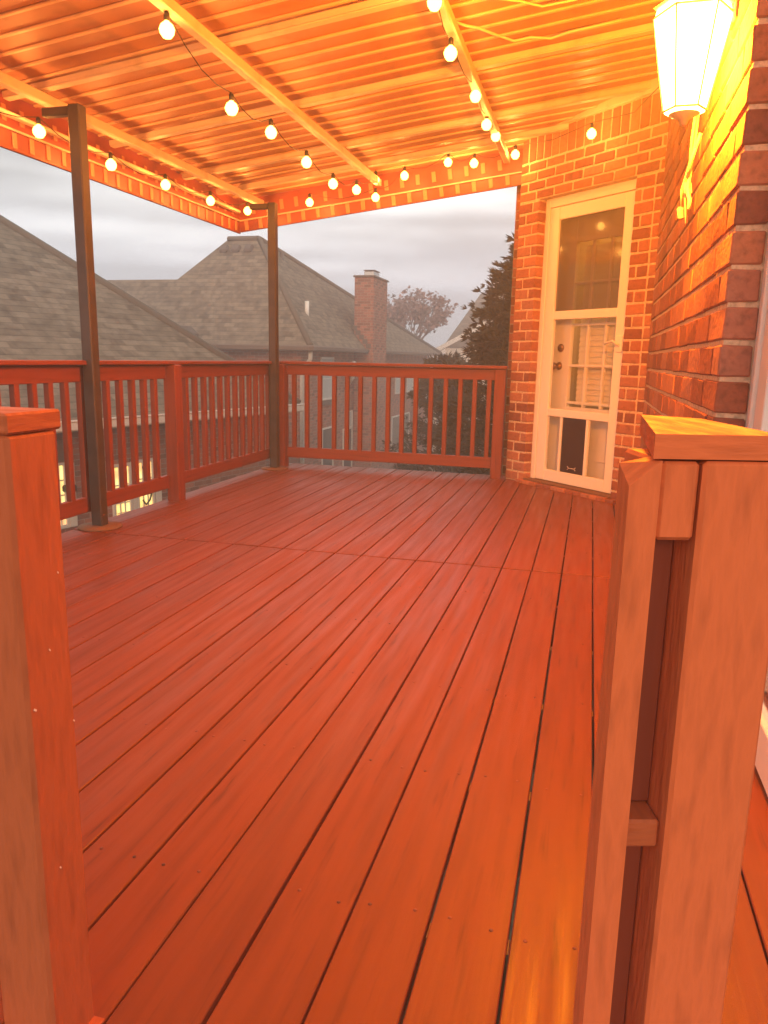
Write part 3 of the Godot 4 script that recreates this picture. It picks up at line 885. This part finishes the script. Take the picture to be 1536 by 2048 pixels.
func make_side_wall() -> void:
	var w := thing("brick_wall", "tall brick side wall on the right of the deck, carrying the lantern, seen at a grazing angle", "wall")
	span("mortar", w, Vector3(0.373, -0.6, -5.80), Vector3(0.66, 3.5, -2.482), M.mortar, 0.0)
	var P := 0.1075
	var J := 0.008
	for k in range(-8, 22):
		var y0 := 0.861 + P * k + J
		var y1 := y0 + P - 2 * J
		if y1 > 3.1 or y1 < 0:
			continue
		var corner := 0.30 if k % 2 == 0 else 0.15
		var z := -2.474 - corner
		# the corner brick shows on both faces
		brick_at(w, Vector3(0.366, y0, z + J * 1.4), Vector3(0.456, y1, -2.474))
		while z > -5.5:
			var e := maxf(z - 0.31, -5.61)
			if z - e > 0.06:
				brick_at(w, Vector3(0.366, y0, e + J * 1.4), Vector3(0.46, y1, z))
			z = e
	# the wall continues to the right behind the open door
	var b := thing("house_front", "brick front of the house to the right of the corner, with a white doorway", "wall")
	span("wall_panel", b, Vector3(1.45, -0.6, -2.78), Vector3(6.0, 3.5, -2.478), M.far_brick, 0.0)
	span("wall_panel", b, Vector3(0.661, 2.15, -2.78), Vector3(1.449, 3.5, -2.478), M.far_brick, 0.0)
	span("door_casing", b, Vector3(0.458, -0.01, -2.476), Vector3(0.50, 2.149, -2.43), M.white_paint)
	span("door_casing", b, Vector3(1.36, -0.01, -2.50), Vector3(1.448, 2.149, -2.43), M.white_paint)
	span("inner_door", b, Vector3(0.66, -0.01, -2.62), Vector3(1.36, 2.149, -2.58), M.white_paint)
	span("roof_wall", b, Vector3(-0.72, -4.3, -13.0), Vector3(-0.60, 3.5, -6.86), M.far_brick, 0.0)
	# open storm door leaf, edge towards the deck
	var d := thing("open_storm_door", "white storm door standing open beside the brick corner at the right edge", "door")
	span("stile", d, Vector3(0.468, 0.02, -2.42), Vector3(0.503, 2.1, -2.31), M.white_paint)
	span("stile", d, Vector3(0.468, 0.02, -1.68), Vector3(0.503, 2.1, -1.57), M.white_paint)
	for y in [[0.02, 0.14], [1.0, 1.07], [1.99, 2.1]]:
		span("crossrail", d, Vector3(0.469, y[0], -2.309), Vector3(0.502, y[1], -1.681), M.white_paint)
	span("pane", d, Vector3(0.484, 0.141, -2.309), Vector3(0.487, 0.999, -1.681), M.pane, 0.0)
	span("pane", d, Vector3(0.484, 1.071, -2.309), Vector3(0.487, 1.989, -1.681), M.pane, 0.0)


# ---------------------------------------------------------------- neighbours
func window_in(parent: Node3D, lo: Vector3, hi: Vector3, ax: int, cols: int, rows: int, glow: Material, out: float) -> Node3D:
	# a window in the plane across axis ax; out = which way it faces
	var w := Node3D.new()
	w.name = "window"
	parent.add_child(w, true)
	var u := 0 if ax == 2 else 2
	var f := 0.05
	var a := Vector3(minf(lo.x, hi.x), minf(lo.y, hi.y), minf(lo.z, hi.z))
	var b := Vector3(maxf(lo.x, hi.x), maxf(lo.y, hi.y), maxf(lo.z, hi.z))
	var front := lo[ax]
	var pl := a
	var ph := b
	pl[ax] = front - 0.02
	ph[ax] = front + 0.004
	span("pane", w, pl, ph, glow, 0.0)
	for side in 4:
		pl = a
		ph = b
		pl[ax] = front - 0.02
		ph[ax] = front + 0.03
		var k := u if side < 2 else 1
		if side % 2:
			pl[k] = b[k]
			ph[k] = b[k] + f
		else:
			ph[k] = a[k]
			pl[k] = a[k] - f
		if side > 1:
			pl[u] -= f
			ph[u] += f
		span("frame", w, pl, ph, M.gutter, 0.004)
	for i in range(1, cols):
		var c := lerpf(a[u], b[u], float(i) / cols)
		pl = a
		ph = b
		pl[ax] = front + 0.004
		ph[ax] = front + 0.018
		pl[u] = c - 0.011
		ph[u] = c + 0.011
		span("muntin", w, pl, ph, M.gutter, 0.0)
	for i in range(1, rows):
		var c := lerpf(a.y, b.y, float(i) / rows)
		pl = a
		ph = b
		pl[ax] = front + 0.004
		ph[ax] = front + 0.014
		pl.y = c - 0.010
		ph.y = c + 0.010
		span("muntin", w, pl, ph, M.gutter, 0.0)
	return w

func make_left_house() -> void:
	var bs := Basis(Vector3(0.2407, 0, -0.9706), Vector3.UP, Vector3(0.9706, 0, 0.2407)).orthonormalized()
	var h := thing("brick_house", "nearer neighbouring house on the left, big brown shingle roof and lit yellow windows", "house", Vector3(-6.567, 0, -8.343), "", bs)
	var e0 := Vector3(-7.0, 0.12, 0)
	var e1 := Vector3(5.303, 0.12, 0)
	var r1 := Vector3(5.303 - 0.868 * 5.2, 0.12 + 0.8 * 5.2, -5.2)
	var r0 := Vector3(-7.0, r1.y, -5.2)
	var b0 := Vector3(-7.0, 0.12, -10.4)
	var b1 := Vector3(5.303, 0.12, -10.4)
	var X := Vector3.RIGHT
	var roof := put("roof", solid([[e0, e1, r1, r0], [e1, b1, r1], [b0, b1, r1, r0], [e0, r0, b0], [e0, e1, b1, b0]], [X, Vector3.BACK, X, Vector3.BACK, X]), M.shingle, h)
	for e in [[e1, r1], [r0, r1], [b1, r1]]:
		put("ridge_cap", tube([e[0] + Vector3(0, 0.01, 0), e[1] + Vector3(0, 0.01, 0)], 0.075, -1, 5), M.ridge, roof)
	for p in [Vector3(4.1, 1.40, -1.62), Vector3(-0.6, 3.42, -4.15), Vector3(-0.1, 3.42, -4.15)]:
		put("roof_vent", box_mesh(Vector3(0.34, 0.11, 0.30), 0.04), M.vent, roof, p, Basis.from_euler(Vector3(0.675, 0, 0)))
	span("soffit", h, Vector3(-6.95, -0.02, -10.3), Vector3(5.2, 0.10, -0.05), M.brown_trim, 0.0)
	span("gutter", h, Vector3(-7.0, -0.01, -0.01), Vector3(5.33, 0.115, 0.10), M.gutter, 0.02)
	span("gutter_edge", h, Vector3(-7.0, 0.117, 0.07), Vector3(5.33, 0.135, 0.11), M.white_paint, 0.0)
	span("wall", h, Vector3(-6.6, -4.4, -9.9), Vector3(4.85, -0.021, -0.45), M.far_brick, 0.0)
	var z := -0.446
	for q in [[1.20, 1.47, -1.75, -0.66], [1.66, 1.93, -1.65, -0.64], [0.10, 0.325, -1.35, -0.52]]:
		var w := window_in(h, Vector3(q[0], q[2], z), Vector3(q[1], q[3], z), 2, 3, 4, M.window_glow, 1)
		if q[0] > 1.5:
			put("ornament", tube([Vector3(1.74, -0.70, z + 0.03), Vector3(1.80, -0.82, z + 0.03), Vector3(1.76, -0.95, z + 0.03), Vector3(1.83, -1.05, z + 0.03)], 0.014), M.black_metal, w)
			put("ornament", tube([Vector3(1.72, -1.22, z + 0.03), Vector3(1.78, -1.30, z + 0.03), Vector3(1.86, -1.24, z + 0.03), Vector3(1.9, -1.14, z + 0.03)], 0.014), M.black_metal, w)
		elif q[0] > 1.0:
			for k in 9:
				span("slat", w, Vector3(1.21, -1.72 + 0.045 * k, z + 0.019), Vector3(1.46, -1.705 + 0.045 * k, z + 0.022), M.blind_slat, 0.0)
	span("shutter", h, Vector3(0.38, -1.4, z), Vector3(0.50, -0.5, z + 0.03), M.gutter, 0.004)
	span("shutter", h, Vector3(1.53, -1.8, z), Vector3(1.60, -0.6, z + 0.03), M.gutter, 0.004)
	span("shutter", h, Vector3(2.0, -1.8, z), Vector3(2.12, -0.62, z + 0.03), M.gutter, 0.004)
	span("transom_panel", h, Vector3(0.05, -0.48, z), Vector3(0.45, -0.16, z + 0.04), M.brown_trim, 0.004)
	put("wall_lamp", box_mesh(Vector3(0.16, 0.10, 0.14), 0.02), M.black_metal, h, Vector3(0.36, -0.84, z + 0.08))

func make_back_house() -> void:
	var h := thing("brick_house", "two-storey brick house behind the back railing, steep brown roof and tall chimney", "house")
	var Y := 1.263
	var E := Vector3(-6.579, Y, -17.5)
	var Rr := Vector3(-8.942, 4.1, -19.868)
	var Rl := Vector3(-9.874, 4.1, -19.868)
	var L1 := Vector3(-11.885, 2.965, -18.92)
	var L2 := Vector3(-17.0, 2.965, -18.92)
	var L3 := Vector3(-17.0, Y, -17.5)
	var B1 := Vector3(-6.579, Y, -34.0)
	var B2 := Vector3(-12.5, Y, -34.0)
	var X := Vector3.RIGHT
	var Z := Vector3.BACK
	var FL := Vector3(-12.5, Y, -17.5)
	var roof := put("roof", solid([[FL, E, Rr, Rl], [E, B1, Rr], [B1, B2, Rl, Rr], [FL, Rl, B2], [FL, E, B1, B2]], [X, Z, X, Z, X]), M.shingle, h)
	for e in [[E, Rr], [Rl, Rr], [B1, Rr]]:
		put("ridge_cap", tube([e[0] + Vector3(0, 0.01, 0), e[1] + Vector3(0, 0.01, 0)], 0.08, -1, 5), M.ridge, roof)
	var W0 := Vector3(-17.0, Y, -20.35)
	var q1 := Vector3(-10.0, 2.965, -18.92)
	put("wing_roof", solid([[L3, Vector3(-9.0, Y, -17.5), q1, L2], [L2, q1, Vector3(-9.0, Y, -20.35), W0], [L3, L2, W0], [L3, Vector3(-9.0, Y, -17.5), Vector3(-9.0, Y, -20.35), W0], [Vector3(-9.0, Y, -17.5), q1, Vector3(-9.0, Y, -20.35)]], [X, X, Z, X, Z]), M.shingle, h, Vector3(0, 0.0, 0.006))
	span("soffit", h, Vector3(-16.9, Y - 0.12, -22.2), Vector3(-6.70, Y - 0.02, -17.58), M.brown_trim, 0.0)
	span("soffit", h, Vector3(-12.4, Y - 0.121, -33.9), Vector3(-6.72, Y - 0.021, -22.1), M.brown_trim, 0.0)
	span("gutter", h, Vector3(-17.0, Y - 0.13, -17.52), Vector3(-6.56, Y + 0.01, -17.38), M.brown_trim, 0.03)
	span("gutter", h, Vector3(-6.60, Y - 0.13, -22.15), Vector3(-6.46, Y + 0.01, -17.38), M.brown_trim, 0.03)
	span("gutter", h, Vector3(-6.60, Y - 0.13, -34.0), Vector3(-6.48, Y + 0.01, -23.95), M.brown_trim, 0.03)
	span("wall", h, Vector3(-16.6, -4.4, -22.2), Vector3(-6.98, Y - 0.121, -17.9), M.far_brick, 0.0)
	span("wall", h, Vector3(-10.4, -4.4, -33.0), Vector3(-6.983, Y - 0.123, -22.0), M.far_brick, 0.0)
	var ch := span("chimney", h, Vector3(-6.96, -4.4, -23.75), Vector3(-6.36, 3.33, -22.2), M.far_brick, 0.02)
	var mid := Vector3(-6.66, -0.535, -22.975)
	span("chimney_cap", ch, Vector3(-7.0, 3.331, -23.79) - mid, Vector3(-6.32, 3.39, -22.16) - mid, M.brown_trim, 0.02)
	span("flue", ch, Vector3(-6.82, 3.391, -23.3) - mid, Vector3(-6.50, 3.56, -22.7) - mid, M.zinc, 0.02)
	span("flue_lid", ch, Vector3(-6.84, 3.575, -23.32) - mid, Vector3(-6.48, 3.595, -22.68) - mid, M.vent, 0.01)
	for k in 5:
		span("flashing", ch, Vector3(-7.02 + 0.11 * k, 1.80 - 0.13 * k, -22.2) - mid, Vector3(-6.86 + 0.11 * k, 1.94 - 0.13 * k, -22.185) - mid, M.vent, 0.004)
	for x in [-9.874, -9.515, -9.144]:
		put("roof_vent", box_mesh(Vector3(0.26, 0.12, 0.26), 0.05), M.vent, roof, Vector3(x, 3.83, -19.60), Basis.from_euler(Vector3(0.876, 0, 0)))
	for v in [Vector3(-12.9, 2.70, -18.66), Vector3(-13.4, 2.74, -18.68)]:
		put("roof_vent", box_mesh(Vector3(0.34, 0.14, 0.30), 0.06), M.vent, roof, v, Basis.from_euler(Vector3(0.876, 0, 0)))
	put("vent_pipe", tube([Vector3(-7.28, 2.0, -19.1), Vector3(-7.28, 2.42, -19.1)], 0.06), M.white_paint, roof)
	put("vent_pipe", tube([Vector3(-8.60, 3.5, -20.6), Vector3(-8.60, 3.86, -20.6)], 0.06), M.vent, roof)
	# downspouts
	put("downspout", tube([Vector3(-6.62, Y - 0.13, -17.6), Vector3(-6.66, Y - 0.32, -17.7), Vector3(-6.93, Y - 0.62, -17.84), Vector3(-6.93, -4.3, -17.84)], 0.055, -1, 6), M.gutter, h)
	put("downspout", tube([Vector3(-6.64, 0.9, -21.2), Vector3(-6.7, 0.42, -21.3), Vector3(-6.93, 0.25, -21.7)], 0.055, -1, 6), M.gutter, h)
	# windows on the side wall, then the lower row
	var x := -6.976
	window_in(h, Vector3(x, -0.10, -20.3), Vector3(x, 0.95, -19.35), 0, 1, 2, M.grey_blind, 1)
	window_in(h, Vector3(x, -3.2, -20.3), Vector3(x, -0.95, -19.45), 0, 1, 1, M.dark_glass, 1)
	window_in(h, Vector3(x, -1.05, -22.1), Vector3(x, -0.62, -21.5), 0, 1, 1, M.grey_blind, 1)
	window_in(h, Vector3(x, -3.2, -22.1), Vector3(x, -1.12, -21.3), 0, 1, 1, M.dark_glass, 1)
	window_in(h, Vector3(x, -2.45, -29.75), Vector3(x, -1.15, -27.05), 0, 2, 1, M.dark_glass, 1)
	window_in(h, Vector3(x, -0.25, -28.5), Vector3(x, 0.75, -27.45), 0, 1, 2, M.grey_blind, 1)
	window_in(h, Vector3(x, -0.25, -30.2), Vector3(x, 0.75, -29.3), 0, 1, 2, M.grey_blind, 1)
	span("window_ledge", h, Vector3(x, -0.28, -20.4), Vector3(x + 0.06, -0.16, -19.25), M.brown_trim, 0.01)

func make_far_house() -> void:
	var h := thing("gabled_house", "distant grey-roofed house with a white gable board, half hidden by the evergreen", "house")
	var e0 := Vector3(-7.15, 1.55, -36.0)
	var ap := Vector3(-4.0, 3.25, -36.0)
	var e2 := Vector3(-0.85, 1.55, -36.0)
	var L := Vector3(0.4, 0, -9.0)
	put("roof", solid([[e0, ap, ap + L, e0 + L], [ap, e2, e2 + L, ap + L], [e0, ap, e2], [e0 + L, ap + L, e2 + L], [e0, e2, e2 + L, e0 + L]], [Vector3.BACK, Vector3.BACK, Vector3.RIGHT, Vector3.RIGHT, Vector3.RIGHT]), M.shingle, h)
	# taller roof slope behind the gable
	var a := Vector3(-7.4, 1.4, -38.0)
	var b := Vector3(-5.75, 4.35, -40.0)
	var c := Vector3(1.0, 4.35, -40.0)
	var d := Vector3(2.0, 1.4, -38.0)
	put("back_roof", solid([[a, b, c, d], [a, b, Vector3(-7.4, 1.4, -42.0)], [Vector3(-7.4, 1.4, -42.0), b, c, Vector3(2, 1.4, -42.0)], [d, c, Vector3(2, 1.4, -42.0)], [a, d, Vector3(2, 1.4, -42), Vector3(-7.4, 1.4, -42)]], [Vector3.RIGHT, Vector3.BACK, Vector3.RIGHT, Vector3.BACK, Vector3.RIGHT]), M.shingle, h)
	span("wall", h, Vector3(-6.8, -4.4, -44.0), Vector3(-1.2, 1.54, -36.1), M.gutter, 0.0)
	put("rake_board", box_mesh(Vector3(3.7, 0.20, 0.06), 0.005), M.white_paint, h, Vector3(-5.55, 2.30, -35.96), Basis.from_euler(Vector3(0, 0, atan(1.7 / 3.15))))
	put("rake_return", box_mesh(Vector3(0.5, 0.16, 0.06), 0.005), M.white_paint, h, Vector3(-6.95, 1.30, -35.96), Basis.from_euler(Vector3(0, 0, atan(1.7 / 3.15))))
	# porch roof seen between the balusters
	var p := thing("garden_gazebo", "small pale green roofed porch far off between the back railing's balusters", "porch")
	put("roof", solid([[Vector3(-6.1, -0.55, -30.0), Vector3(-5.0, -0.55, -30.0), Vector3(-5.4, -0.08, -30.6)], [Vector3(-5.0, -0.55, -30.0), Vector3(-5.0, -0.55, -31.2), Vector3(-5.4, -0.08, -30.6)], [Vector3(-5.0, -0.55, -31.2), Vector3(-6.1, -0.55, -31.2), Vector3(-5.4, -0.08, -30.6)], [Vector3(-6.1, -0.55, -31.2), Vector3(-6.1, -0.55, -30.0), Vector3(-5.4, -0.08, -30.6)], [Vector3(-6.1, -0.55, -30.0), Vector3(-5.0, -0.55, -30.0), Vector3(-5.0, -0.55, -31.2), Vector3(-6.1, -0.55, -31.2)]], [Vector3.RIGHT, Vector3.BACK, Vector3.RIGHT, Vector3.BACK, Vector3.RIGHT]), mat("green_roof", col(0.36, 0.42, 0.33), 0.6), p)
	for x in [-5.95, -5.6, -5.15]:
		span("post", p, Vector3(x - 0.05, -4.3, -30.1), Vector3(x + 0.05, -0.55, -30.0), M.gutter, 0.0)


# ---------------------------------------------------------------- plants
func spray_mesh(n: int, l: float, w: float, wide: float) -> ArrayMesh:
	var st := SurfaceTool.new()
	st.begin(Mesh.PRIMITIVE_TRIANGLES)
	for i in n:
		var d := Vector3(rng.randf_range(-wide, wide), rng.randf_range(-0.25, wide), 1).normalized()
		var s := d.cross(Vector3(rng.randf_range(-1, 1), rng.randf_range(-1, 1), rng.randf_range(-1, 1))).normalized() * w
		var k := l * rng.randf_range(0.6, 1.0)
		var q := [Vector3.ZERO, d * k * 0.5 + s, d * k, d * k * 0.5 - s]
		for t in [0, 1, 2, 0, 2, 3]:
			st.add_vertex(q[t])
	st.generate_normals()
	return st.commit()

func scatter(called: String, parent: Node3D, mesh: Mesh, m: Material, xf: Array, cols: Array) -> void:
	var mm := MultiMesh.new()
	mm.transform_format = MultiMesh.TRANSFORM_3D
	mm.use_colors = true
	mm.mesh = mesh
	mm.instance_count = xf.size()
	for i in xf.size():
		mm.set_instance_transform(i, xf[i])
		mm.set_instance_color(i, cols[i])
	var o := MultiMeshInstance3D.new()
	o.name = called
	o.multimesh = mm
	o.material_override = m
	o.set_meta("kind", "stuff")
	parent.add_child(o, true)

func facing(d: Vector3, roll: float, s: float) -> Basis:
	d = d.normalized()
	var x := d.cross(Vector3.UP if absf(d.y) < 0.95 else Vector3.RIGHT).normalized()
	var b := Basis(x, d.cross(x), d)
	return (b * Basis(Vector3.BACK, roll)).scaled_local(Vector3.ONE * s)

func make_evergreen(at: Vector3, tall: float, wide: float, label: String, n: int) -> void:
	var t := thing("evergreen_tree", label, "tree", at)
	put("trunk", tube([Vector3.ZERO, Vector3(0.04, tall * 0.5, 0.02), Vector3(0, tall, 0)], 0.16, 0.02, 8), M.bark, t)
	var xf := []
	var cs := []
	var st := SurfaceTool.new()
	st.begin(Mesh.PRIMITIVE_TRIANGLES)
	st.set_smooth_group(1)
	for i in n:
		var f := pow(rng.randf(), 0.8)
		var y := tall * (0.04 + 0.95 * f)
		var az0 := rng.randf() * TAU
		var r := wide * pow(1.0 - f, 0.5) * rng.randf_range(0.62, 1.12) * (1.0 + 0.16 * sin(az0 * 3.0 + f * 19.0)) + 0.12
		var az := az0
		var d := Vector3(cos(az), 0, sin(az))
		var tip := d * r + Vector3(0, y + r * 0.12, 0)
		var root := Vector3(0, y - r * 0.15, 0)
		add_tube(st, [root, root.lerp(tip, 0.5) + Vector3(0, -0.05, 0), tip], 0.02, 0.004, 4)
		var shade := rng.randf_range(0.7, 1.35)
		var c := Color(0.052, 0.044, 0.022) * shade
		for k in 16:
			var u := rng.randf_range(0.25, 1.02)
			var p := root.lerp(tip, u) + Vector3(rng.randf_range(-1, 1), rng.randf_range(-0.8, 0.6), rng.randf_range(-1, 1)) * 0.10 * (1.3 - u * 0.5) * wide
			xf.append(Transform3D(facing(d + Vector3(rng.randf_range(-0.7, 0.7), rng.randf_range(-0.5, 0.9), rng.randf_range(-0.7, 0.7)), rng.randf() * TAU, rng.randf_range(0.7, 1.4)), p))
			cs.append(c * rng.randf_range(0.8, 1.25))
	st.generate_normals()
	put("branches", st.commit(), M.bark, t).set_meta("kind", "stuff")
	scatter("crown", t, spray_mesh(10, 0.17, 0.014, 0.8), M.needles, xf, cs)

func grow(st: SurfaceTool, a: Vector3, d: Vector3, l: float, r: float, depth: int, tips: Array) -> void:
	var b := a + d * l
	add_tube(st, [a, a.lerp(b, 0.5) + Vector3(rng.randf_range(-1, 1), 0, rng.randf_range(-1, 1)) * l * 0.05, b], r, r * 0.6, 4)
	tips.append(b)
	if depth == 0:
		return
	for k in (3 if depth > 1 else 4):
		var e := (d + Vector3(rng.randf_range(-0.7, 0.7), rng.randf_range(-0.1, 0.5), rng.randf_range(-0.7, 0.7))).normalized()
		grow(st, a.lerp(b, rng.randf_range(0.55, 1.0)), e, l * rng.randf_range(0.6, 0.8), r * 0.55, depth - 1, tips)

func make_bare_tree(at: Vector3, tall: float, label: String, leaves: int, spread := 1.0) -> void:
	var t := thing("bare_tree", label, "tree", at)
	var st := SurfaceTool.new()
	st.begin(Mesh.PRIMITIVE_TRIANGLES)
	st.set_smooth_group(1)
	var tips := []
	for k in 4:
		var d := Vector3(rng.randf_range(-0.45, 0.45) * spread, 1, rng.randf_range(-0.45, 0.45) * spread).normalized()
		grow(st, Vector3(0, tall * 0.42, 0), d, tall * 0.19, tall * 0.008, 4, tips)
	st.generate_normals()
	put("branches", st.commit(), M.bark, t)
	put("trunk", tube([Vector3.ZERO, Vector3(0.03, tall * 0.44, 0)], tall * 0.018, tall * 0.011, 8), M.bark, t)
	if leaves > 0:
		var xf := []
		var cs := []
		for i in leaves:
			var p: Vector3 = tips[rng.randi() % tips.size()]
			xf.append(Transform3D(facing(Vector3(rng.randf_range(-1, 1), rng.randf_range(-1, 1), rng.randf_range(-1, 1)), 0, rng.randf_range(0.6, 1.3)), p + Vector3(rng.randf_range(-1, 1), rng.randf_range(-1, 1), rng.randf_range(-1, 1)) * tall * 0.018))
			cs.append(Color(0.26, 0.15, 0.13) * rng.randf_range(0.6, 1.3))
		scatter("crown", t, spray_mesh(4, 0.22, 0.05, 0.9), M.dry_leaf, xf, cs)

func make_shrub(at: Vector3, r: float, label: String) -> void:
	var t := thing("shrub", label, "shrub", at)
	put("stem", tube([Vector3.ZERO, Vector3(0, r, 0)], 0.05, 0.02, 6), M.bark, t)
	var xf := []
	var cs := []
	for i in 900:
		var d := Vector3(rng.randfn(), absf(rng.randfn()) * 0.9, rng.randfn()).normalized()
		var p := d * r * pow(rng.randf(), 0.4) * (1.0 + 0.25 * sin(d.x * 5.0 + at.x) * cos(d.z * 4.0))
		xf.append(Transform3D(facing(d + Vector3(rng.randf_range(-1, 1), rng.randf_range(-1, 1), rng.randf_range(-1, 1)) * 0.7, rng.randf() * TAU, rng.randf_range(0.7, 1.3)), p + Vector3(0, r * 0.35, 0)))
		cs.append(Color(0.075, 0.055, 0.03) * rng.randf_range(0.6, 1.4))
	scatter("foliage", t, spray_mesh(6, 0.2, 0.03, 0.8), M.needles, xf, cs)

func make_garden() -> void:
	var g := MeshInstance3D.new()
	g.name = "ground"
	var pm := PlaneMesh.new()
	pm.size = Vector2(110, 110)
	g.mesh = pm
	g.material_override = M.lawn
	g.position = Vector3(-10, -4.3, -25)
	g.set_meta("kind", "structure")
	g.set_meta("label", "dull winter lawn below the deck")
	add_child(g)
	make_evergreen(Vector3(-0.95, -4.3, -12.6), 7.2, 1.85, "large dark evergreen right behind the end of the back railing", 560)
	make_evergreen(Vector3(-3.0, -4.3, -16.5), 5.4, 1.5, "lower dark evergreen beside the large one, below the far gable", 260)
	make_bare_tree(Vector3(-8.2, -4.3, -35.0), 9.4, "wide bare tree with reddish dry leaves right of the chimney", 1500)
	make_bare_tree(Vector3(-6.6, -4.3, -44.0), 8.6, "thin leafless tree between the reddish tree and the far gable", 0, 0.6)
	make_bare_tree(Vector3(-9.5, -4.3, -38.0), 7.2, "lower bare tree behind the chimney, left of the wide one", 500)
	make_shrub(Vector3(-7.6, -4.3, -37.0), 3.4, "brown hedge-like shrub under the bare tree, largest of the shrubs")
	make_shrub(Vector3(-6.3, -4.3, -20.4), 0.9, "low shrub against the neighbour's brick wall below its windows")
	make_shrub(Vector3(-4.6, -4.3, -15.0), 1.3, "round dark shrub on the lawn behind the middle of the back railing")
	make_shrub(Vector3(-3.2, -4.3, -13.6), 1.4, "round dark shrub on the lawn left of the large evergreen")
	make_shrub(Vector3(-5.4, -4.3, -9.6), 1.3, "shrub below the left railing near the lit windows")
	var b := thing("bird", "small dark bird in the sky right of the chimney", "bird", Vector3(-8.3, 3.55, -32.0))
	var st := SurfaceTool.new()
	st.begin(Mesh.PRIMITIVE_TRIANGLES)
	st.set_smooth_group(1)
	add_tube(st, [Vector3(-0.12, -0.04, 0), Vector3(-0.04, 0, 0), Vector3(0.05, 0.02, 0), Vector3(0.1, 0.05, 0)], 0.02, 0.025, 8)
	for s in [-1, 1]:
		tri(st, Vector3(0, -1, 0), [Vector3(0.05, 0.03, 0), Vector3(0.0, 0.13, s * 0.16), Vector3(-0.05, 0.02, 0)], [Vector2.ZERO, Vector2.ONE, Vector2.RIGHT])
	st.generate_normals()
	put("body", st.commit(), M.black_metal, b)


func _ready() -> void:
	rng.seed = 20
	make_camera_and_light()
	make_materials()
	make_garden()
	make_left_house()
	make_back_house()
	make_far_house()
	make_door_wall()
	make_side_wall()
	make_deck()
	make_cover()
	make_railings()
	make_lights()
